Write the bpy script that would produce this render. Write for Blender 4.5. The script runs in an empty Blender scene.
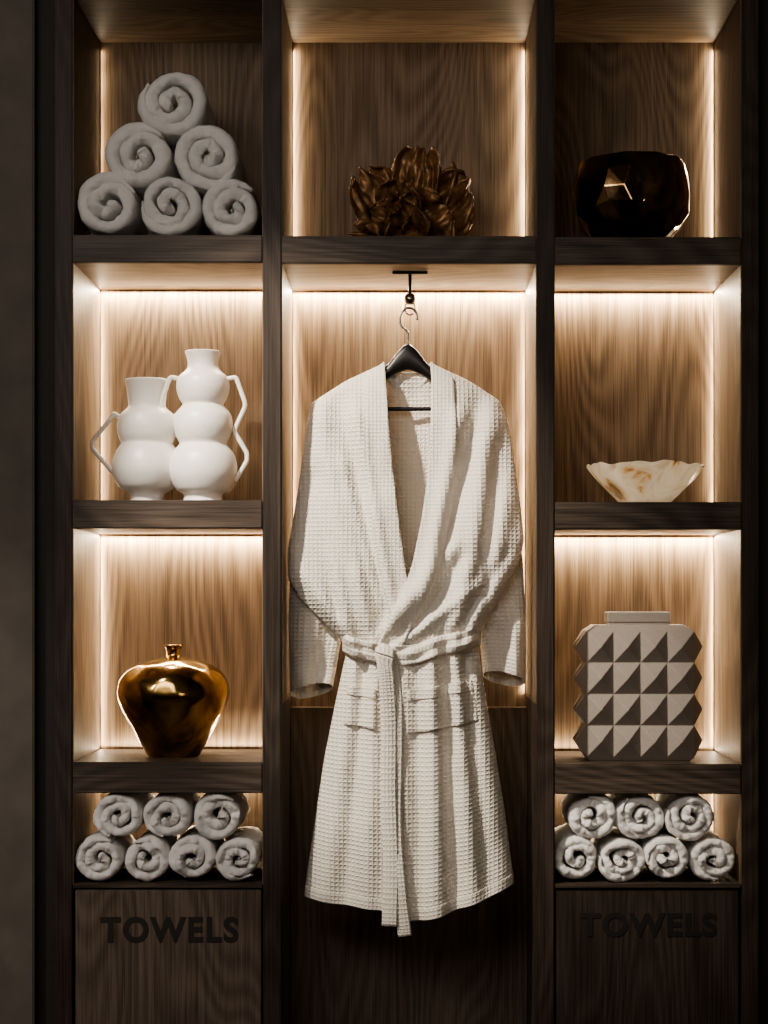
import bpy, bmesh, math, random
import numpy as np
from mathutils import Vector, noise, Matrix

S=0.002; CX=408; CY=600; CZ=1.2; D=3.77
BY=0.33            # depth of niches
def X(px): return (px-CX)*S
def Z(py): return CZ+(CY-py)*S
def K(y): return S*(D+y)/D
def W(px,py,y=0.0):
    k=K(y); return Vector(((px-CX)*k,y,CZ+(CY-py)*k))

# ---------------------------------------------------------------- helpers
def link(o,parent=None):
    bpy.context.scene.collection.objects.link(o)
    if parent: o.parent=parent
    return o
def empty(name,loc=(0,0,0)):
    e=bpy.data.objects.new(name,None); e.location=loc; e.empty_display_size=0.05
    link(e); return e
def mesh_obj(name,verts,faces,mat,parent=None,smooth=True,uvs=None):
    me=bpy.data.meshes.new(name); me.from_pydata([tuple(v) for v in verts],[],faces)
    me.update()
    if uvs is not None:
        uvl=me.uv_layers.new(name="UVMap")
        for l in me.loops: uvl.data[l.index].uv=uvs[l.vertex_index]
    if smooth:
        me.polygons.foreach_set("use_smooth",[True]*len(me.polygons))
    if mat: me.materials.append(mat)
    o=bpy.data.objects.new(name,me)
    link(o,parent)
    return o
def box(name,x0,x1,y0,y1,z0,z1,mat,parent=None,bev=0.0015):
    bm=bmesh.new()
    bmesh.ops.create_cube(bm,size=1)
    for v in bm.verts:
        v.co=Vector(((x0+x1)/2+v.co.x*(x1-x0),(y0+y1)/2+v.co.y*(y1-y0),(z0+z1)/2+v.co.z*(z1-z0)))
    if bev>0: bmesh.ops.bevel(bm,geom=bm.edges[:],offset=bev,segments=2,affect='EDGES')
    me=bpy.data.meshes.new(name); bm.to_mesh(me); bm.free(); me.materials.append(mat)
    o=bpy.data.objects.new(name,me); link(o,parent); return o
def grid(name,nu,nv,f,mat,parent=None,solid=0.0,uvf=None,closeu=False,offset=0):
    vs=[];uv=[];fs=[]
    for j in range(nv+1):
        for i in range(nu+(0 if closeu else 1)):
            p=f(i/nu,j/nv); vs.append(p)
            if uvf: uv.append(uvf(i/nu,j/nv))
    n=nu if closeu else nu+1
    for j in range(nv):
        for i in range(nu):
            a=j*n+i; b=j*n+(i+1)%n; fs.append((a,b,b+n,a+n))
    o=mesh_obj(name,vs,fs,mat,parent,True,uv if uvf else None)
    if solid>0:
        m=o.modifiers.new("thick",'SOLIDIFY'); m.thickness=solid; m.offset=offset
    return o
def catmull(pts,n=8):
    out=[];P=[pts[0]]+list(pts)+[pts[-1]]
    for i in range(1,len(P)-2):
        for j in range(n):
            t=j/n
            out.append(tuple(0.5*((2*P[i][k])+(-P[i-1][k]+P[i+1][k])*t+(2*P[i-1][k]-5*P[i][k]+4*P[i+1][k]-P[i+2][k])*t*t+(-P[i-1][k]+3*P[i][k]-3*P[i+1][k]+P[i+2][k])*t**3) for k in range(len(pts[0]))))
    out.append(tuple(pts[-1])); return out
def lathe(name,prof,mat,parent=None,seg=96,sm=6,disp=None,loc=(0,0,0),k=0.002,smooth=True):
    pr=catmull(prof,sm) if sm>1 else prof
    vs=[];fs=[]
    for (r,h) in pr:
        for i in range(seg):
            a=2*math.pi*i/seg
            rr,hh=(max(r,0.001),h) if not disp else disp(max(r,0.001),h,a)
            vs.append((rr*k*math.cos(a),rr*k*math.sin(a),hh*k))
    for j in range(len(pr)-1):
        for i in range(seg):
            a=j*seg+i;b=j*seg+(i+1)%seg; fs.append((a,b,b+seg,a+seg))
    o=mesh_obj(name,vs,fs,mat,parent,smooth); o.location=loc; return o
def tube(name,pts,rad,mat,parent=None,seg=12,flat=1.0,closed=False):
    vs=[];fs=[];n=len(pts)
    up0=Vector((0,1,0))
    for i,p in enumerate(pts):
        p=Vector(p)
        a=Vector(pts[max(i-1,0)]);b=Vector(pts[min(i+1,n-1)])
        t=(b-a).normalized()
        up=up0 if abs(t.dot(up0))<0.95 else Vector((0,0,1))
        s=t.cross(up).normalized(); u=s.cross(t).normalized()
        r=rad[i] if isinstance(rad,(list,tuple)) else rad
        for q in range(seg):
            an=2*math.pi*q/seg
            vs.append(p+s*math.cos(an)*r+u*math.sin(an)*r*flat)
    for i in range(n-1):
        for q in range(seg):
            a=i*seg+q;b=i*seg+(q+1)%seg; fs.append((a,b,b+seg,a+seg))
    fs.append(tuple(range(seg))[::-1]); fs.append(tuple(range((n-1)*seg,n*seg)))
    return mesh_obj(name,vs,fs,mat,parent,True)

# ---------------------------------------------------------------- materials
def newmat(name):
    m=bpy.data.materials.new(name); m.use_nodes=True
    nt=m.node_tree; b=nt.nodes["Principled BSDF"]; return m,nt,b
def ramp(nt,cols):
    r=nt.nodes.new("ShaderNodeValToRGB"); e=r.color_ramp.elements
    e[0].position=cols[0][0]; e[0].color=(*cols[0][1],1)
    e[1].position=cols[-1][0]; e[1].color=(*cols[-1][1],1)
    for p,c in cols[1:-1]:
        x=e.new(p); x.color=(*c,1)
    return r
def wood(name,axis,dark,mid,light,rough=0.5):
    m,nt,b=newmat(name); N=nt.nodes; L=nt.links
    tc=N.new("ShaderNodeTexCoord"); oi=N.new("ShaderNodeObjectInfo")
    vm=N.new("ShaderNodeVectorMath"); vm.operation='SCALE'; vm.inputs[0].default_value=(7,3,5)
    L.new(oi.outputs["Random"],vm.inputs["Scale"])
    ad=N.new("ShaderNodeVectorMath"); ad.operation='ADD'
    L.new(tc.outputs["Object"],ad.inputs[0]); L.new(vm.outputs[0],ad.inputs[1])
    def mp(sc,along):
        q=N.new("ShaderNodeMapping"); L.new(ad.outputs[0],q.inputs["Vector"])
        s=[sc,sc,sc]; s[axis]=along; q.inputs["Scale"].default_value=s; return q
    def nz(mpn,det=2,dist=0.0):
        n=N.new("ShaderNodeTexNoise"); n.inputs["Scale"].default_value=1.0; n.inputs["Detail"].default_value=det; n.inputs["Distortion"].default_value=dist
        L.new(mpn.outputs[0],n.inputs["Vector"]); return n
    n1=nz(mp(4.2,0.9),1.2,0.2)
    mu=N.new("ShaderNodeMath"); mu.operation='MULTIPLY'; mu.inputs[1].default_value=170; L.new(n1.outputs["Fac"],mu.inputs[0])
    si=N.new("ShaderNodeMath"); si.operation='SINE'; L.new(mu.outputs[0],si.inputs[0])
    n2=nz(mp(560,10),3)
    n3=nz(mp(220,2.8),3,0.1)
    n4=nz(mp(9,0.8),2)
    def madd(src,mul,prev=None):
        a=N.new("ShaderNodeMath"); a.operation='MULTIPLY_ADD'; a.inputs[1].default_value=mul; L.new(src,a.inputs[0])
        if prev is None: a.inputs[2].default_value=0.0
        else: L.new(prev,a.inputs[2])
        return a.outputs[0]
    a=madd(si.outputs[0],0.05); a=madd(n2.outputs["Fac"],0.40,a); a=madd(n3.outputs["Fac"],0.38,a); a=madd(n4.outputs["Fac"],0.22,a)
    r=ramp(nt,[(0.35,dark),(0.5,mid),(0.65,light)]); L.new(a,r.inputs[0])
    L.new(r.outputs[0],b.inputs["Base Color"])
    b.inputs["Roughness"].default_value=rough
    b.inputs["Specular IOR Level"].default_value=0.3
    bp=N.new("ShaderNodeBump"); bp.inputs["Strength"].default_value=0.3; bp.inputs["Distance"].default_value=0.0005
    L.new(a,bp.inputs["Height"]); L.new(bp.outputs[0],b.inputs["Normal"])
    return m
D_,M_,L_=(0.085,0.057,0.036),(0.175,0.122,0.080),(0.265,0.192,0.130)
wood_v=wood("walnut_vertical",2,D_,M_,L_)
wood_h=wood("walnut_horizontal",0,D_,M_,L_)
wood_d=wood("walnut_dark_vertical",2,(0.024,0.017,0.013),(0.045,0.033,0.026),(0.075,0.056,0.045))
wood_dm=wood("walnut_mid_vertical",2,(0.07,0.050,0.038),(0.13,0.097,0.076),(0.20,0.15,0.12))
wood_dh=wood("walnut_dark_horizontal",0,(0.030,0.022,0.017),(0.075,0.056,0.044),(0.13,0.10,0.08))

def plain(name,col,rough=0.5,metal=0.0,bump=0,bscale=50,bdist=0.001,var=0.0):
    m,nt,b=newmat(name); N=nt.nodes;L=nt.links
    b.inputs["Roughness"].default_value=rough; b.inputs["Metallic"].default_value=metal
    tc=N.new("ShaderNodeTexCoord"); n=N.new("ShaderNodeTexNoise"); n.inputs["Scale"].default_value=bscale; n.inputs["Detail"].default_value=4
    L.new(tc.outputs["Object"],n.inputs["Vector"])
    lo=tuple(c*(1-var) for c in col); hi=tuple(min(1,c*(1+var)) for c in col)
    r=ramp(nt,[(0.3,lo),(0.7,hi)]); L.new(n.outputs["Fac"],r.inputs[0]); L.new(r.outputs[0],b.inputs["Base Color"])
    if bump>0:
        bp=N.new("ShaderNodeBump"); bp.inputs["Strength"].default_value=bump; bp.inputs["Distance"].default_value=bdist
        L.new(n.outputs["Fac"],bp.inputs["Height"]); L.new(bp.outputs[0],b.inputs["Normal"])
    return m
plaster=plain("plaster_taupe",(0.14,0.12,0.102),0.85,0,0.3,12,0.004,0.15)
darkpanel=plain("dark_panel",(0.025,0.021,0.019),0.7,0,0.1,40,0.001,0.1)
floor_m=plain("floor_dark_oak",(0.07,0.05,0.04),0.5,0,0.1,20,0.001,0.3)
ceil_m=plain("ceiling_paint",(0.12,0.11,0.10),0.9,0,0,20,0.001,0.05)
ceramic=plain("white_ceramic",(0.84,0.81,0.77),0.4,0,0.15,120,0.0006,0.02)
taupe=plain("taupe_ceramic",(0.30,0.26,0.225),0.65,0,0.2,150,0.0006,0.05)
black=plain("black_wood",(0.012,0.010,0.010),0.35)
letter=plain("dark_lettering",(0.028,0.022,0.018),0.7)
letter_r=plain("dark_lettering_shadow",(0.012,0.010,0.009),0.7)
chrome=plain("dark_steel",(0.35,0.32,0.30),0.25,1.0)
bronze=plain("bronze_leaf",(0.25,0.135,0.06),0.40,0.4,0.8,45,0.004,0.6)
terry=plain("terry_cotton",(0.93,0.90,0.87),0.95,0,1.0,480,0.003,0.05)
terry.node_tree.nodes["Principled BSDF"].inputs["Sheen Weight"].default_value=0.6
def hammered(name,c1,c2,scale,rough,bd,thr=(0.35,0.65),smoothv=0.35,st=0.6,metal=1.0):
    m,nt,b=newmat(name); N=nt.nodes;L=nt.links
    tc=N.new("ShaderNodeTexCoord"); vo=N.new("ShaderNodeTexVoronoi"); vo.inputs["Scale"].default_value=scale; vo.feature='SMOOTH_F1'; vo.inputs["Smoothness"].default_value=smoothv
    L.new(tc.outputs["Object"],vo.inputs["Vector"])
    n=N.new("ShaderNodeTexNoise"); n.inputs["Scale"].default_value=scale*0.45; n.inputs["Detail"].default_value=5; n.inputs["Distortion"].default_value=0.8; L.new(tc.outputs["Object"],n.inputs["Vector"])
    r=ramp(nt,[(thr[0],c1),(thr[1],c2)]); L.new(n.outputs["Fac"],r.inputs[0]); L.new(r.outputs[0],b.inputs["Base Color"])
    b.inputs["Metallic"].default_value=metal; b.inputs["Roughness"].default_value=rough
    if st>0:
        bp=N.new("ShaderNodeBump"); bp.inputs["Strength"].default_value=st; bp.inputs["Distance"].default_value=bd
        L.new(vo.outputs["Distance"],bp.inputs["Height"]); L.new(bp.outputs[0],b.inputs["Normal"])
    return m
gold=hammered("antique_gold",(0.16,0.085,0.025),(0.60,0.39,0.15),24,0.17,0.007,(0.38,0.6),0.6,0.8)
darkmetal=hammered("smoked_bronze",(0.16,0.09,0.045),(0.85,0.58,0.30),15,0.10,0.0,(0.44,0.62),0.15,0.0)  # gold patches paint the bowl's reflections into the base colour

agate,nt,b=newmat("agate_shell")
N=nt.nodes;L=nt.links
tc=N.new("ShaderNodeTexCoord"); n=N.new("ShaderNodeTexNoise"); n.inputs["Scale"].default_value=17; n.inputs["Detail"].default_value=7; n.inputs["Distortion"].default_value=0.8
L.new(tc.outputs["Object"],n.inputs["Vector"])
r=ramp(nt,[(0.34,(0.07,0.035,0.012)),(0.39,(0.50,0.30,0.09)),(0.44,(0.74,0.66,0.54)),(0.58,(0.86,0.84,0.80)),(0.72,(0.62,0.52,0.38))])
L.new(n.outputs["Fac"],r.inputs[0]); L.new(r.outputs[0],b.inputs["Base Color"])
b.inputs["Roughness"].default_value=0.08
tr=N.new("ShaderNodeBsdfTranslucent"); L.new(r.outputs[0],tr.inputs["Color"])
tp=N.new("ShaderNodeBsdfTransparent")
mx=N.new("ShaderNodeMixShader"); mx.inputs[0].default_value=0.4
L.new(b.outputs[0],mx.inputs[1]); L.new(tr.outputs[0],mx.inputs[2])
mx2=N.new("ShaderNodeMixShader"); mx2.inputs[0].default_value=0.22
L.new(mx.outputs[0],mx2.inputs[1]); L.new(tp.outputs[0],mx2.inputs[2]); L.new(mx2.outputs[0],N["Material Output"].inputs["Surface"])

def waffle(name,pitch,strength,col=(0.91,0.86,0.78,1)):
    m,nt,b=newmat(name); N=nt.nodes;L=nt.links
    uv=N.new("ShaderNodeUVMap"); sp=N.new("ShaderNodeSeparateXYZ"); L.new(uv.outputs[0],sp.inputs[0])
    outs=[]
    for ax in ("X","Y"):
        a=N.new("ShaderNodeMath"); a.operation='MULTIPLY'; a.inputs[1].default_value=math.pi/pitch; L.new(sp.outputs[ax],a.inputs[0])
        s=N.new("ShaderNodeMath"); s.operation='SINE'; L.new(a.outputs[0],s.inputs[0])
        c=N.new("ShaderNodeMath"); c.operation='ABSOLUTE'; L.new(s.outputs[0],c.inputs[0]); outs.append(c)
    mn=N.new("ShaderNodeMath"); mn.operation='MINIMUM'; L.new(outs[0].outputs[0],mn.inputs[0]); L.new(outs[1].outputs[0],mn.inputs[1])
    inv=N.new("ShaderNodeMath"); inv.operation='SUBTRACT'; inv.inputs[0].default_value=1; L.new(mn.outputs[0],inv.inputs[1])
    bp=N.new("ShaderNodeBump"); bp.inputs["Strength"].default_value=strength; bp.inputs["Distance"].default_value=0.0026
    L.new(inv.outputs[0],bp.inputs["Height"]); L.new(bp.outputs[0],b.inputs["Normal"])
    b.inputs["Base Color"].default_value=col; b.inputs["Roughness"].default_value=0.9
    b.inputs["Sheen Weight"].default_value=0.1; b.inputs["Specular IOR Level"].default_value=0.2
    tr=N.new("ShaderNodeBsdfTranslucent"); tr.inputs["Color"].default_value=(0.75,0.60,0.44,1)
    mx=N.new("ShaderNodeMixShader"); mx.inputs[0].default_value=0.15
    L.new(b.outputs[0],mx.inputs[1]); L.new(tr.outputs[0],mx.inputs[2])
    L.new(mx.outputs[0],N["Material Output"].inputs["Surface"])
    return m
waf=waffle("waffle_cotton",0.0086,0.70)
waf_band=waffle("waffle_cotton_band",0.0076,0.55)

# ---------------------------------------------------------------- room
HX=2.2; YB=-4.6; H=2.78
box("floor",-HX,HX,YB,0.5,-0.05,0.0,floor_m,bev=0)
box("ceiling",-HX,HX,YB,0.5,H,H+0.05,ceil_m,bev=0)
box("wall_back",-HX,HX,0.40,0.5,0,H,plaster,bev=0)
box("wall_left",-HX-0.1,-HX,YB,0.5,0,H,plaster,bev=0)
box("wall_right",HX,HX+0.1,YB,0.5,0,H,plaster,bev=0)
box("wall_front",-HX,HX,YB-0.1,YB,0,H,plaster,bev=0)
box("wall_pier_left",-HX,X(34),0.0,0.40,0,H,plaster,bev=0.003)
box("trim_1",X(34),X(55),0.03,0.40,0,H,darkpanel)
box("wall_pier_right",X(775),HX,0.0,0.40,0,H,plaster,bev=0.003)
box("trim_2",X(759),X(775),0.03,0.40,0,H,darkpanel)

# ---------------------------------------------------------------- shelving unit
U=empty("shelving_unit")
BOT=0.0
box("stile_a",X(55),X(72),0,BY,BOT,H-0.02,wood_d,U)
box("stile_b",X(263),X(281),0,BY,BOT,H-0.02,wood_d,U)
box("stile_c",X(537),X(554),0,BY,BOT,H-0.02,wood_d,U)
box("stile_d",X(742),X(759),0,BY,BOT,H-0.02,wood_d,U)
cols={'L':(72,263),'C':(281,537),'R':(554,742)}
for c,(a,b_) in cols.items():
    box("back_panel_"+c,X(a),X(b_),BY,BY+0.02,BOT,H-0.02,wood_v,U,bev=0)
for c,(a,b_) in cols.items():
    zlo = Z(704) if c=='C' else Z(885)
    box("side_lining_a_"+c,X(a)-0.001,X(a)+0.002,0.006,BY,zlo,H-0.03,wood_v,U,bev=0)
    box("side_lining_b_"+c,X(b_)-0.002,X(b_)+0.001,0.006,BY,zlo,H-0.03,wood_v,U,bev=0)
shelf={'L':[(235,262),(500,528),(762,793)],'C':[(236,263)],'R':[(237,264),(502,529),(764,794)]}
for c,(a,b_) in cols.items():
    box("top_board_"+c,X(a)+0.0021,X(b_)-0.0021,0.0,BY,Z(-6),Z(-30),wood_h,U)
    for i,(t,bt) in enumerate(shelf[c]):
        box(f"shelf_{c}_{i}",X(a)+0.0021,X(b_)-0.0021,0.0,BY,Z(bt),Z(t),wood_dh,U)
        box(f"shelf_under_{c}_{i}",X(a)+0.0022,X(b_)-0.0022,0.008,BY,Z(bt)-0.001,Z(bt)+0.002,wood_h,U,bev=0)
for c,sx in (('L',(75,261)),('R',(556,739))):
    a,b_=cols[c]
    box("niche_floor_"+c,X(a)+0.0021,X(b_)-0.0021,0.0,BY,Z(888),Z(884),wood_dh,U,bev=0.0008)
    box("drawer_front_"+c,X(sx[0]),X(sx[1]),0.004,0.024,0.10,Z(890),wood_dm if c=='L' else wood_d,U)  # light on the left drawer put into its wood colour; right one darker
    box("plinth_"+c,X(a),X(b_),0.04,0.06,0.0,0.10,darkpanel,U)
box("lower_back_panel",X(281)+0.0005,X(537)-0.0005,BY-0.03,BY,0.0,Z(716),wood_dm,U)

def text(name,s,x0,x1,y0,y1,yy,mat,parent):
    cu=bpy.data.curves.new(name,'FONT'); cu.body=s; cu.extrude=0.03; cu.offset=0.035; cu.space_character=1.15
    o=bpy.data.objects.new(name,cu); link(o)
    dg=bpy.context.evaluated_depsgraph_get(); dg.update()
    me=bpy.data.meshes.new_from_object(o.evaluated_get(dg)); bpy.data.objects.remove(o)
    xs=[v.co.x for v in me.vertices]; ys=[v.co.y for v in me.vertices]; mx,Mx,my,My=min(xs),max(xs),min(ys),max(ys)
    for v in me.vertices:
        x=x0+(v.co.x-mx)/(Mx-mx)*(x1-x0); z=y0+(v.co.y-my)/(My-my)*(y1-y0)
        v.co=Vector((x,yy-(v.co.z/0.03)*0.0008,z))
    me.materials.clear(); me.materials.append(mat)
    q=bpy.data.objects.new(name,me); link(q,parent)
text("lettering_towels_a","TOWELS",X(100),X(238),Z(943),Z(917),0.0035,letter,U)
text("lettering_towels_b","TOWELS",X(580),X(717),Z(937),Z(913),0.0035,letter_r,U)

# ---------------------------------------------------------------- LED strips (flush with boards)
WARM=(1.0,0.82,0.58)
def strip(name,p0,p1,dirv,power,wid=0.008):
    p0=Vector(p0);p1=Vector(p1);ln=(p1-p0).length; dirv=Vector(dirv).normalized()
    ld=bpy.data.lights.new(name,'AREA'); ld.shape='RECTANGLE'; ld.size=ln; ld.size_y=wid; ld.energy=power; ld.color=WARM
    o=bpy.data.objects.new(name,ld); link(o,U)
    xax=(p1-p0).normalized(); zax=-dirv; yax=zax.cross(xax).normalized(); zax=xax.cross(yax)
    m=Matrix((xax,yax,zax)).transposed().to_4x4(); m.translation=(p0+p1)/2
    o.matrix_world=m
Yb=BY-0.012
def hstrip(n,c,zpy,pw,up=False):
    a,b_=cols[c]
    z=Z(zpy)-0.004 if not up else Z(zpy)+0.003
    strip(n,(X(a)+0.006,Yb,z),(X(b_)-0.006,Yb,z),(0,-0.1,1 if up else -1),pw)
def vstrip(n,c,side,pt,pb,pw):
    a,b_=cols[c]
    x=X(a)+0.0035 if side<0 else X(b_)-0.0035
    strip(n,(x,BY-0.004,Z(pt)-0.006),(x,BY-0.004,Z(pb)+0.006),(-side,-0.12,0),pw,0.006)
hstrip("led_L1","L",262,4.4); hstrip("led_L2","L",528,4.2); hstrip("led_L3","L",793,0.8)
hstrip("led_R1","R",264,4.2); hstrip("led_R2","R",529,4.2); hstrip("led_R3","R",794,1.0)
hstrip("led_C1","C",263,6.6)
vstrip("led_L0v","L",-1,0,235,0.3)
vstrip("led_L1v","L",-1,262,500,0.7); vstrip("led_L2v","L",-1,528,762,0.9)
vstrip("led_R0v","R",1,0,237,0.9)
vstrip("led_R1v","R",1,264,502,0.6); vstrip("led_R2v","R",1,529,764,0.8); vstrip("led_R3v","R",1,794,884,0.25)
vstrip("led_C0a","C",-1,0,236,0.95); vstrip("led_C0b","C",1,0,236,0.95)
vstrip("led_C1a","C",-1,263,704,1.2); vstrip("led_C1b","C",1,263,704,1.2)
hstrip("led_L2u","L",762,0.9,True); hstrip("led_R2u","R",764,0.9,True)

# ---------------------------------------------------------------- room lights
def spot(name,loc,tgt,en,ang,blend,size,col=(1,0.9,0.78)):
    ld=bpy.data.lights.new(name,'SPOT'); ld.energy=en; ld.spot_size=math.radians(ang); ld.spot_blend=blend; ld.shadow_soft_size=size; ld.color=col
    o=bpy.data.objects.new(name,ld); link(o); o.location=loc
    o.rotation_euler=(Vector(tgt)-Vector(loc)).to_track_quat('-Z','Y').to_euler(); return o
spot("ceiling_spotlight",(-1.15,-1.15,2.72),(-0.06,0.08,1.25),330,29,0.65,0.04,(1,0.89,0.75))
spot("ceiling_spotlight",(-1.6,-1.3,1.9),(-0.95,0.0,0.70),42,44,0.9,0.10,(1,0.9,0.8))
def area(name,loc,tgt,sx,sy,en,col):
    ld=bpy.data.lights.new(name,'AREA'); ld.shape='RECTANGLE'; ld.size=sx; ld.size_y=sy; ld.energy=en; ld.color=col
    o=bpy.data.objects.new(name,ld); link(o); o.location=loc; o.rotation_euler=(Vector(tgt)-o.location).to_track_quat('-Z','Y').to_euler()
area("added_ambient_fill",(-0.9,-2.7,2.5),(-0.3,0,1.2),1.8,1.2,33,(1,0.92,0.84))  # large soft area light added as ambient fill, no fixture
area("added_reflection_light",(1.5,-4.4,1.9),(0.2,0,1.4),0.35,0.9,5,(1,0.85,0.66))  # unseen light added behind the camera for the bowl facets to reflect
w=bpy.data.worlds.new("World"); bpy.context.scene.world=w; w.use_nodes=True
w.node_tree.nodes["Background"].inputs[0].default_value=(0.05,0.045,0.04,1); w.node_tree.nodes["Background"].inputs[1].default_value=0.3
try: bpy.context.scene.view_settings.look='AgX - Medium High Contrast'
except Exception as ex: print(ex)

# ---------------------------------------------------------------- towels
def towel(cx,cz,R,y0,length,seed,turns=2.6):
    rnd=random.Random(seed); rin=0.08*R; p=(R-rin)/(turns+0.5)
    th0=rnd.uniform(0,6.28); dirn=rnd.choice((-1,1)); NT=int(72*turns)
    sx=rnd.uniform(1.0,1.05); sz=rnd.uniform(0.95,0.99)
    loop=[]
    h=0.56; e_=0.75*p
    for a in np.linspace(0,math.pi,11):
        loop.append((-h*math.cos(a), e_*(1-math.sin(a))))
    for q in np.linspace(0.12,1,7): loop.append((h,e_+q*(length-e_)))
    for q in np.linspace(1,0.12,7): loop.append((-h,e_+q*(length-e_)))
    vs=[];fs=[];n=len(loop)
    ex=rnd.uniform(-.25,.25); ez=rnd.uniform(-.25,.25)
    for i in range(NT+1):
        th=2*math.pi*turns*i/NT; rc=rin+p*th/(2*math.pi)
        inner=max(0,1-rc/R)
        rc+=p*0.30*noise.noise(Vector((th*0.55,seed*3.1,0)))*(0.4+inner)
        last=max(0,(th-2*math.pi*(turns-1))/(2*math.pi))
        rc+=p*0.35*(1-last)*(1 if th>2*math.pi*(turns-1) else max(0,1-(2*math.pi*(turns-1)-th)/5.0))
        taper=min(1,(0.25+(NT-i)/14.0)) if NT-i<11 else 1
        if i<5: taper=0.4+0.12*i
        yj=0.016*noise.noise(Vector((th*0.9,seed*1.7,5)))+0.004*noise.noise(Vector((th*4,seed,9)))-0.006*inner
        an=th0+dirn*th
        for (rr,yy) in loop:
            r_=rc+rr*p*taper*(1+0.2*noise.noise(Vector((th*1.3,yy*30,seed))))
            x=r_*math.cos(an)*sx+ex*p*inner; z=r_*math.sin(an)*sz+ez*p*inner
            f=0.0026*noise.noise(Vector((x*60,yy*40,z*60+seed*7)))+0.0016*noise.noise(Vector((x*230,yy*200,z*230+seed*7)))
            k=1+f/max(r_,0.01)
            vs.append((x*k,yy+yj*max(0,1-yy/0.05)+f*1.5,z*k))
    for i in range(NT):
        for q in range(n):
            a=i*n+q;b=i*n+(q+1)%n
            f=(a,b,b+n,a+n)
            fs.append(f if dirn>0 else f[::-1])
    fs.append(tuple(range(n))); fs.append(tuple(range(NT*n,(NT+1)*n))[::-1])
    o=mesh_obj("rolled_towel",vs,fs,terry); o.location=(cx,y0,cz); return o
k0=K(0.03); sd=1
def tow_px(px,py,r,sh=None,y0=0.015,ln=0.22):
    global sd
    R=r*k0*1.07; x=(px-CX)*k0; z=(Z(sh)+R*0.95) if sh else CZ+(CY-py)*k0
    towel(x,z,R,y0,ln,sd,2.0+0.5*random.Random(sd).random()); sd+=1
tow_px(108,0,32,235); tow_px(171.5,0,31,235,0.012); tow_px(232.5,0,29.5,235,0.02)
tow_px(141,156,33,None,0.012); tow_px(208,157,33,None,0.015); tow_px(175,104,34,None,0.008)
for x,r in ((100,23.5),(147,22.5),(193,23.5),(239,22.5)): tow_px(x,0,r,884,0.012+0.01*random.Random(x).random())
for x,r in ((120,24),(169,24),(218,24.5)): tow_px(x,816.5,r)
for x,r in ((576,22.5),(621,23),(667,23),(713,22.5)): tow_px(x,0,r,884,0.012+0.01*random.Random(x).random())
for x,r in ((591,24),(640,24),(689,24)): tow_px(x,816.5,r)

# ---------------------------------------------------------------- vases
def item(name,px,shelf_py,y): 
    return empty(name,((px-CX)*K(y),y,Z(shelf_py)+0.0005))
def handle(parent,pts,k,r=2.4,y=0,nm="handle"):
    P=[]
    for a,b2 in zip(pts[:-1],pts[1:]):
        for t in np.linspace(0,1,8)[:-1]: P.append((a[0]+(b2[0]-a[0])*t,a[1]+(b2[1]-a[1])*t))
    P.append(pts[-1])
    Q=[P[0]]+[((P[i-1][0]+2*P[i][0]+P[i+1][0])/4,(P[i-1][1]+2*P[i][1]+P[i+1][1])/4) for i in range(1,len(P)-1)]+[P[-1]]
    tube(nm,[(x*k,y,h*k) for x,h in Q],r*k,ceramic,parent,12)
yv=0.13; k=K(yv)
v=item("double_handled_vase",203,500,yv)
lathe("body",[(0,0),(18,0),(20,1),(19,5),(20,9),(27,14),(33,26),(34,38),(31,49),(25,57),(23.5,60),(27,67),(29.5,77),(28,88),(22,96),(20.5,99),(24,105),(26.5,115),(25,125),(18,132),(15.5,136),(15.5,142),(17.5,149),(18,151),(16.5,151),(14,142),(14,134),(20,120),(0,110)],ceramic,v,k=k)
for s in (-1,1):
    handle(v,[(s*23,124),(s*33,126),(s*43,98),(s*31,72),(s*44,50),(s*44,42),(s*32,22)],k,2.3)
yv=0.15; k=K(yv)
v=item("double_handled_vase",147,500,yv)
lathe("body",[(0,0),(15,0),(17,1),(16,5),(18,10),(28,17),(34,30),(34,42),(30,53),(26,59),(26,62),(28.5,68),(29.5,78),(27,88),(20,95),(18.5,99),(19.5,110),(21.5,120),(22,123),(20.5,123),(17.5,110),(17,100),(20,88),(0,80)],ceramic,v,k=k)
handle(v,[(-26,86),(-33,90),(-37,84),(-55,62),(-55,55),(-33,30)],k,2.3)
handle(v,[(26,86),(34,92),(30,80),(42,64),(44,52),(33,30)],k,2.2)
# gold vase
yv=0.14; k=K(yv)
v=item("gold_vase",173.5,762,yv)
lathe("body",[(0,0),(23,0),(26,1),(29,6),(38,22),(49,42),(55,58),(55.5,68),(52,79),(42,89),(27,95),(13,98),(8,100),(7,103),(7.5,107),(9.5,110),(8.5,111.5),(5.5,110),(5,103),(6,98),(0,96)],gold,v,seg=128,k=k)
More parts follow.
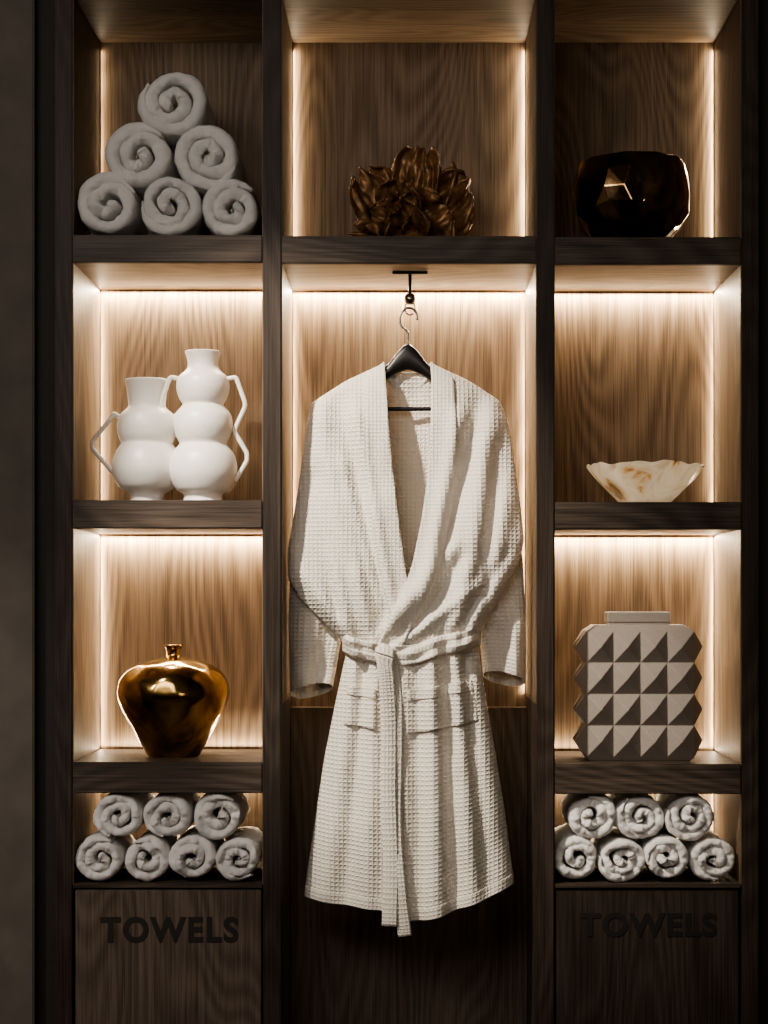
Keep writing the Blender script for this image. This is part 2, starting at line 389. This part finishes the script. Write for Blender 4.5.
# dark polished faceted bowl: fine flat facets with slightly varied tilt, round outline
yv=0.14; k=K(yv)
v=item("faceted_metallic_bowl",632,237,yv)
def fbowl(parent,k):
    rb=random.Random(21)
    prof=[(28,0),(40,7),(50,20),(57,37),(58.5,55),(57,71),(53,86)]
    seg=20; vs=[];fs=[]
    for j,(r,h) in enumerate(prof):
        for i in range(seg):
            a=2*math.pi*(i+0.5*(j%2)+rb.uniform(-.22,.22))/seg
            rr=r*rb.uniform(0.975,1.015); hh=h+(rb.uniform(-3.5,3.5) if 0<j<6 else (rb.uniform(-1,1) if j==6 else 0))
            vs.append((rr*k*math.cos(a),rr*k*math.sin(a),hh*k))
    n0=len(vs)
    for j in range(6):
        for i in range(seg):
            a=j*seg+i;b=j*seg+(i+1)%seg;c=a+seg;d=b+seg
            if j%2==0: fs+= [(a,b,c),(b,d,c)]
            else: fs+= [(a,b,d),(a,d,c)]
    # inner wall
    inn=[(50,86),(53,71),(54,55),(52,38),(45,22),(34,11),(10,6)]
    for (r,h) in inn:
        for i in range(seg):
            a=2*math.pi*(i)/seg; vs.append((r*k*math.cos(a),r*k*math.sin(a),h*k))
    for j in range(7):
        for i in range(seg):
            a=(6+j)*seg+i;b=(6+j)*seg+(i+1)%seg; fs.append((a,b,b+seg,a+seg))
    fs.append(tuple(range(13*seg,14*seg))); fs.append(tuple(range(seg))[::-1])
    o=mesh_obj("body",vs,fs,darkmetal,parent,False)
    m=o.modifiers.new("b",'BEVEL'); m.width=0.0016; m.segments=3; m.limit_method='ANGLE'; m.angle_limit=math.radians(4)
fbowl(v,k)
# agate bowl
yv=0.14; k=K(yv)
v=item("agate_bowl",645,502,yv)
def ad(r,h,a):
    f=max(0,(h-6)/34)
    rr=r*(1+f*(0.03*math.sin(3*a+1)+0.02*math.sin(7*a)+0.012*math.sin(13*a+2)))
    return rr,h+f*(0.9*math.sin(4*a+0.5)+0.9*math.sin(9*a)+0.5*math.sin(17*a))
lathe("body",[(0,0),(20,0),(24,1),(27,4),(38,15),(49,27),(57,38),(56,39),(47,29),(35,17),(24,8),(0,5)],agate,v,seg=200,k=k,disp=ad)
# pyramid stud vase
yv=0.12; k=K(yv)
v=item("pyramid_stud_vase",637,764,yv)
def studs(parent,k):
    vs=[];fs=[]
    hw,hd=53.0,28.0; z0,z1=4.0,128.0; rows=4; sp=10.5
    def face(o,ux,n_,cols_):
        cw=2*(hw if abs(ux[0])>0 else hd)/cols_; rh=(z1-z0)/rows
        for c in range(cols_):
            for r_ in range(rows):
                def P(u,z,out): return ((o[0]+ux[0]*u+n_[0]*out)*k,(o[1]+ux[1]*u+n_[1]*out)*k,z*k)
                u0=c*cw;u1=u0+cw;a=z0+r_*rh;b_=a+rh; i=len(vs)
                vs.extend([P(u0,a,0),P(u1,a,0),P(u1,b_,0),P(u0,b_,0),P((u0+u1)/2,(a+b_)/2,sp)])
                fs.extend([(i,i+1,i+4),(i+1,i+2,i+4),(i+2,i+3,i+4),(i+3,i,i+4)])
    face((-hw,-hd),(1,0),(0,-1),4); face((hw,hd),(-1,0),(0,1),4)
    face((hw,-hd),(0,1),(1,0),2); face((-hw,hd),(0,-1),(-1,0),2)
    def ring(w,d,z):
        i=len(vs); vs.extend([(-w*k,-d*k,z*k),(w*k,-d*k,z*k),(w*k,d*k,z*k),(-w*k,d*k,z*k)]); return i
    seq=[(hw-3,hd-3,0),(hw,hd,4)]
    def bridge(rs):
        prev=None
        for r3 in rs:
            i=ring(*r3)
            if prev is not None:
                for q in range(4): fs.append((prev+q,prev+(q+1)%4,i+(q+1)%4,i+q))
            else: first=i
            prev=i
        return first,prev
    f,_=bridge(seq); fs.append((f+3,f+2,f+1,f))
    _,l=bridge([(hw,hd,128),(hw-9,hd-6,134),(30,17,134),(30,17,136),(31,18,137),(31,18,146),(30,17,147),(26,13,147),(26,13,120)])
    fs.append((l,l+1,l+2,l+3))
    o=mesh_obj("body",vs,fs,taupe,parent,False)
    bm=bmesh.new(); bm.from_mesh(o.data); bmesh.ops.remove_doubles(bm,verts=bm.verts,dist=1e-5); bmesh.ops.recalc_face_normals(bm,faces=bm.faces); bm.to_mesh(o.data); bm.free()
    m=o.modifiers.new("b",'BEVEL'); m.width=0.0010; m.segments=2; m.limit_method='ANGLE'; m.angle_limit=math.radians(15)
studs(v,k)
# bronze leaf sculpture
yv=0.14; k=K(yv)
v=item("bronze_leaf_sculpture",407,236,yv)
petals=[
 (-.52,-.2,.78,78,30,-8,8),(-.22,.2,.95,80,26,-4,8),(.15,-.1,1,96,22,0,8),(.36,.2,.95,86,20,6,8),(.78,.1,.66,94,32,0,6),
 (.72,-.4,.45,58,30,0,8),(.2,-.8,.55,50,28,0,14),(-.3,-.8,.4,48,28,0,14),(-.90,-.2,.42,44,24,-8,8),(-.95,-.4,.06,56,14,-4,5),
 (-.5,.5,.7,60,30,0,8),(.5,-.9,.15,28,22,0,10),(-.2,-.9,.05,38,24,0,9),(-.70,-.6,.35,50,26,0,12),(.05,-.6,.85,64,24,-6,12)]
for i,(dx,dy,dz,Ln,Wd,bx,bz) in enumerate(petals):
    rr_=random.Random(i*5+2)
    d=Vector((dx,dy,dz)).normalized(); side=d.cross(Vector((rr_.uniform(-.35,.35),-1,rr_.uniform(0,.4)))).normalized(); nrm=side.cross(d).normalized()
    def f(u,vv,d=d,side=side,nrm=nrm,Ln=Ln,Wd=Wd,i=i,bx=bx,bz=bz):
        t=u*2-1; s=vv
        wv=Wd*(0.25+0.8*math.sin(math.pi*min(1,s*0.66+0.05))**0.9)*(1 if s<0.85 else 1-((s-0.85)/0.15)**2*0.35)
        q=Vector((bx,0,bz))+d*Ln*(s*0.95)+side*wv*t
        q+=nrm*(8*t*t*s+5*math.sin(s*2.6)+3*s*math.sin(t*6+i)+6*noise.noise(Vector((t*2.6,s*3.2,i*3.3)))+3.5*noise.noise(Vector((t*6,s*4,i)))+1.5*noise.noise(Vector((t*14,s*9,i))))
        q+=d*(12*noise.noise(Vector((t*2.5,i*2.0,0)))+4.5*noise.noise(Vector((t*8,i*2.0,4))))*s
        q.z=max(q.z,0.8); q.x=q.x if q.x<58 else 58+(q.x-58)*0.4; return q*k
    grid(f"petal_{i}",36,36,f,bronze,v,solid=0.003)
lathe("base",[(0,0),(26,0),(30,5),(24,14),(8,20),(0,21)],bronze,v,seg=40,k=k)

# ---------------------------------------------------------------- robe
RY=0.095
RB=empty("waffle_bathrobe")
def table(pts,sm=9):
    ys=np.arange(340,960); v_=np.interp(ys,[p[0] for p in pts],[p[1] for p in pts])
    if sm>1:
        pad=np.pad(v_,sm,mode='edge'); kern=np.ones(2*sm+1)/(2*sm+1); v_=np.convolve(pad,kern,'valid')
    return lambda y: float(np.interp(y,ys,v_))
xl=table([(362,384),(380,345),(402,311),(420,307),(450,303),(500,296),(550,288),(578,288),(600,301),(620,322),(640,342),(655,346),(700,336),(760,324),(820,315),(898,304)],3)
xr=table([(362,431),(380,470),(400,500),(420,508),(450,513),(500,520),(540,524),(562,519),(600,498),(620,486),(640,478),(655,479),(700,486),(760,496),(820,505),(898,514)],3)
xiL=table([(362,384),(378,385),(450,390),(520,398),(585,407),(640,420),(700,425),(900,430)],4)
xiR=table([(362,431),(378,432),(430,431),(480,428),(520,422),(560,414),(590,405),(620,390),(645,379),(700,381),(900,386)],4)
tt=table([(362,.003),(372,.016),(390,.028),(420,.038),(500,.042),(580,.040),(620,.038),(650,.034),(690,.046),(760,.054),(900,.062)],4)
mid=table([(362,0),(480,0),(560,-.018),(620,-.020),(650,-.006),(700,0),(900,0)],10)
def hemy(x): return float(np.interp(x,[300,340,384,400,425,460,490,515],[897,903,908,917,917,907,896,884]))
def hy(x,py): return py if py<660 else 660+(py-660)*(hemy(x)-660)/(900-660)
folds=[(318,412,372,640,8,9),(340,400,386,625,8,-6),(303,450,350,640,8,9),(312,480,338,610,8,-10),(292,560,352,645,8,10),(305,610,345,650,6,-6),(356,420,392,600,6,5),
(328,440,352,560,7,-5),(345,470,380,600,6,5),
(498,410,455,640,10,10),(480,400,442,560,9,-9),(515,480,470,640,9,10),(460,420,425,590,8,7),(521,545,468,642,8,9),(497,450,487,590,8,-10),(445,555,378,640,8,8),(472,590,392,650,5,5),(460,560,420,620,7,-7),(505,560,455,632,6,-6),
(350,668,322,890,10,9),(364,665,346,895,7,-8),(376,665,368,900,7,6),(334,700,312,890,6,-5),
(404,665,402,905,7,5),(416,665,420,905,7,-6),(432,665,438,905,8,11),(446,665,456,900,7,-12),(456,665,474,900,8,9),(466,665,489,890,7,-9),(474,660,503,880,9,7)]
FA=1.9
def foldd(x,py):
    d=0
    for x1,y1,x2,y2,w_,a in folds:
        if py<y1-30 or py>y2+30: continue
        dx,dy=x2-x1,y2-y1; l2=dx*dx+dy*dy
        t=((x-x1)*dx+(py-y1)*dy)/l2
        perp=abs((x-x1)*dy-(py-y1)*dx)/math.sqrt(l2)
        over=max(0,-t,t-1)*math.sqrt(l2)
        fade=math.exp(-(over/14)**2)*(0.75 if y1>655 else 1)
        wl=w_*(0.75+0.5*(t if y1>655 else 1-t))
        d+=FA*a*0.001*math.exp(-(perp/wl)**2)*fade
    d+=0.003*math.sin(x/3.4+1.5*math.sin(py/40))*math.exp(-((py-655)/26)**2)
    d+=0.008*noise.noise(Vector((x/38,py/70,3.0)))+0.0015*noise.noise(Vector((x/13,py/30,8.0)))
    return 0.035*math.tanh(d/0.035)
def gu(u): return max(0,1-abs(u)**2.6)**0.6
def yfront(x,py):
    a,b_=xl(py),xr(py); m_=(a+b_)/2; u=max(-1,min(1,(x-m_)/((b_-a)/2)))
    top=min(1,max(0,(py-362)/40))
    return RY+mid(py)-tt(py)*gu(u)-foldd(x,py)*(1-abs(u)**6)*top
def yback(x,py):
    a,b_=xl(py),xr(py); m_=(a+b_)/2; u=max(-1,min(1,(x-m_)/((b_-a)/2)))
    return RY+mid(py)+tt(py)*0.75*gu(u)+0.008*noise.noise(Vector((x/22,py/90,1)))*(1-abs(u)**6)
def PW(x,py,y): 
    k=K(RY-0.03); return Vector(((x-CX)*k,y,CZ+(CY-py)*k))
P0,P1=362.0,900.0
uvs=lambda x,py:((x-300)*S,(P1-py)*S)
def panel(name,fa,fb,off,nu,nv,yf,p0=P0,p1=P1,mat=waf,solid=0.003):
    def co(u,v_):
        py=p0+(p1-p0)*v_; a,b_=fa(py),fb(py); return a+(b_-a)*u,py
    def f(u,v_):
        x,py=co(u,v_); return PW(x,hy(x,py),yf(x,py)-off)
    def uvf(u,v_): return uvs(*co(u,v_))
    return grid(name,nu,nv,f,mat,RB,solid,uvf)
panel("back_body",xl,xr,0.0,90,180,yback,p0=362+8)
panel("front_left",xl,lambda p:max(xl(p),xiL(p)),0.0,90,260,yfront)
ovr=table([(362,0),(560,0.0),(600,0.006),(900,0.007)],10)
def yfR(x,py):
    w_=max(0,min(1,1-(x-xiL(py)-5)/20)) if py>560 else 0
    return yfront(x,py)-ovr(py)*w_
panel("front_right",lambda p:min(xr(p),xiR(p)),xr,0.0,100,260,yfR)
bw=table([(362,3),(378,20),(450,24),(560,25),(640,22)],3)
panel("lapel_left",lambda p:max(xl(p)+1,xiL(p)-bw(p)),lambda p:xiL(p)+0.6,0.0045,12,200,yfront,p0=364,p1=640,mat=waf_band,solid=0.004)
panel("lapel_right",lambda p:xiR(p)-0.6,lambda p:min(xr(p)-1,xiR(p)+bw(p)+2),0.0045,12,200,yfR,p0=364,p1=650,mat=waf_band,solid=0.004)
panel("front_edge_band",lambda p:xiR(p)-0.6,lambda p:xiR(p)+20,0.0035,12,140,yfR,p0=650,p1=900,mat=waf_band,solid=0.003)
def nc(u,v_):
    x=383+(432-383)*u; s=math.sin(math.pi*u)
    return PW(x,360+s*13+v_*(17-4*(1-s)),RY+0.030*s-0.003)
grid("collar_back",30,6,nc,waf_band,RB,0.004,lambda u,v_:(u*0.1,v_*0.03))
def hemband(name,fa,fb,yf,off):
    panel(name,fa,fb,off,60,8,yf,p0=889,p1=900.5,mat=waf_band,solid=0.004)
hemband("hem_left",xl,lambda p:xiL(p)-42,yfront,0.001)
hemband("hem_right",xiR,xr,yfR,0.001)
def pocket(name,c,yf):
    (x0,y0),(x1,y1),(x2,y2),(x3,y3)=c
    def co(u,v_):
        xt=x0+(x1-x0)*u; xb=x3+(x2-x3)*u; yt=y0+(y1-y0)*u; yb=y3+(y2-y3)*u
        return xt+(xb-xt)*v_, yt+(yb-yt)*v_
    def mk(nm,va,vb,off,mat):
        def f(u,v_):
            x,py=co(u,va+(vb-va)*v_); return PW(x,hy(x,py),yf(x,py)-off*min(1,8*min(u,1-u)+0.35))
        grid(nm,36,24,f,mat,RB,0.003,lambda u,v_:uvs(*co(u,va+(vb-va)*v_)))
    mk(name,0,1,0.005,waf); mk(name+"_hem",0,0.24,0.0075,waf_band)
pocket("pocket_left",[(349,684),(376,688),(376,727),(344,723)],yfront)
pocket("pocket_right",[(407,688),(472,680),(478,721),(407,728)],yfR)
def sleeve(name,cl,yc,seed,sg):
    ys=[c[0] for c in cl]
    L=table([(c[0],c[1]) for c in cl],6);Rr=table([(c[0],c[2]) for c in cl],6);Dp=table([(c[0],c[3]) for c in cl],6)
    a0,a1=ys[0],ys[-1]
    def co(u,v_): return a0+(a1-a0)*v_
    def f(u,v_):
        an=2*math.pi*u; py=co(u,v_); l,r_=L(py),Rr(py); m_=(l+r_)/2; hw=(r_-l)/2
        c,s=math.cos(an),math.sin(an)
        fo=1+0.18*math.sin(3*an+seed+v_*2)*(1-abs(c)**4)
        y=yc-s*Dp(py)*fo-0.010*math.sin(4*c+seed+py/45)*abs(s)
        py2=py+(-7*s*max(0,(v_-0.8)/0.2))+(-sg*c*4*max(0,(v_-0.8)/0.2))
        return PW(m_+hw*c,py2,y-0.008*noise.noise(Vector((c*2,py/30,seed))))
    grid(name,56,120,f,waf,RB,0.003,lambda u,v_:(u*0.22,(a1-co(u,v_))*S),closeu=False)
sleeve("sleeve_left",[(430,318,350,.012),(500,303,345,.020),(560,290,345,.026),(620,287,343,.028),(692,289,331,.024)],RY+0.030,1.0,1)
sleeve("sleeve_right",[(430,465,502,.012),(500,470,513,.020),(560,476,524,.026),(620,480,527,.028),(680,485,526,.024)],RY+0.030,2.6,-1)
# belt
belt_py=lambda x: float(np.interp(x,[340,360,385,420,450,482],[641,648,656,652,644,634]))
def beltf(u,v_):
    x=343+(481-343)*u; py=belt_py(x)+(v_-0.5)*19
    a=yfR(x,min(max(py,640),660)); e_=min(u,1-u)
    y=min(a,RY)-0.008-0.004*math.sin(math.pi*v_)-0.003*math.sin(v_*9+x/14)
    return PW(x,py+1.2*math.sin(x/9),y+ (0.0 if e_>0.03 else (1-e_/0.03)*0.012))
grid("belt_front",70,12,beltf,waf_band,RB,0.004,lambda u,v_:(u*0.28,v_*0.034))
def beltb(u,v_):
    x=343+(481-343)*u; py=belt_py(x)+(v_-0.5)*17
    return PW(x,py,yback(x,650)+0.010+0.0)
grid("belt_back",50,6,beltb,waf_band,RB,0.004,lambda u,v_:(u*0.28,v_*0.034))
yk=yfR(386,656)
def ribbon(name,pts,w_,tw=0.0,ph=0.0):
    C=catmull(pts,14)
    n=len(C)-1
    def f(u,v_):
        i=min(n,int(round(v_*n))); p=C[i]; q=C[min(n,i+1)]; o_=C[max(0,i-1)]
        dx,dy=q[0]-o_[0],q[1]-o_[1]; l=math.hypot(dx,dy) or 1
        nx,ny=dy/l,-dx/l; t=(u-0.5)*w_
        return PW(p[0]+nx*t,p[1]+ny*t,p[2]-0.003*math.cos(math.pi*(u-0.5))+tw*(u-0.5)*math.sin(v_*5+ph))
    grid(name,8,n,f,waf_band,RB,0.004,lambda u,v_:(u*0.034,v_*0.5))
def yo(x,py): return yfR(x,py)
ribbon("belt_tail_a",[(383,652,yk-0.026),(386,672,yk-0.026),(389,720,yo(389,720)-0.02),(389,790,yo(389,790)-0.018),(391,860,yo(391,860)-0.018),(390,921,yo(391,898)-0.018)],15,0.006)
ribbon("belt_tail_b",[(390,655,yk-0.014),(395,690,yk-0.012),(396,740,yo(398,740)-0.010),(395,820,yo(397,820)-0.010),(399,880,yo(400,880)-0.010),(405,931,yo(402,895)-0.010)],13,0.005,1.0)
def knot(u,v_):
    an=2*math.pi*u; t=(v_-0.5)*2
    bul=1-0.25*t*t
    return PW(385+9*t, 655+ (11*bul)*math.sin(an)+3*t, yk-0.016-0.015*bul*math.cos(an))
grid("belt_knot",28,10,knot,waf_band,RB,0.004,lambda u,v_:(u*0.07,v_*0.034))

# ---------------------------------------------------------------- hanger
HG=empty("clothes_hanger")
hp=catmull([(322,411),(345,397),(365,386),(385,374),(397,363),(408,357),(419,363),(431,374),(451,386),(470,397),(493,411)],8)
kk=K(RY)
vs=[];fs=[];sg=16
for i,(x,py) in enumerate(hp):
    c=abs(x-408); hh=(6+7*math.exp(-(c/16)**2))*kk; dd=0.009
    for q in range(sg):
        a=2*math.pi*q/sg; p=W(x,py,RY)
        vs.append((p.x,p.y+dd*math.sin(a),p.z+hh*math.cos(a)))
for i in range(len(hp)-1):
    for q in range(sg):
        a=i*sg+q;b=i*sg+(q+1)%sg; fs.append((a,b,b+sg,a+sg))
fs.append(tuple(range(sg))); fs.append(tuple(range((len(hp)-1)*sg,len(hp)*sg))[::-1])
mesh_obj("shoulder_bar",vs,fs,black,HG)
tube("trouser_bar",[W(x,409,RY) for x in np.linspace(335,481,12)],0.0042,black,HG)
hk=catmull([(408,348),(408,338),(407,331),(401,326),(400,317),(404,310),(410,308),(416,312),(417,320)],8)
tube("hook",[W(x,y,RY) for x,y in hk],0.0026,chrome,HG,10)
HF=empty("ceiling_hook")
zt=Z(263)-0.0015
box("plate",X(392),X(428),RY-0.012,RY+0.012,zt-0.006,zt,black,HF,0.001)
px_=W(410,300,RY)
tube("stem",[(px_.x,RY,zt-0.004),(px_.x,RY,W(410,300,RY).z)],0.0035,black,HF)
lathe("knob",[(0,-6),(4,-5),(6,0),(4,5),(0,6)],chrome,HF,seg=24,loc=W(410,299,RY))
tube("ring",[W(410+5*math.sin(a),308-7*math.cos(a),RY) for a in np.linspace(0,2*math.pi,24)],0.0016,chrome,HF,8)

# ---------------------------------------------------------------- camera
cd=bpy.data.cameras.new("Camera"); cam=bpy.data.objects.new("Camera",cd); link(cam)
cam.location=(0,-D,CZ); cam.rotation_euler=(math.radians(90),0,0)
cd.sensor_width=36; cd.lens=D/S*36/1024; cd.shift_x=-24/1024; cd.shift_y=88/1024
bpy.context.scene.camera=cam
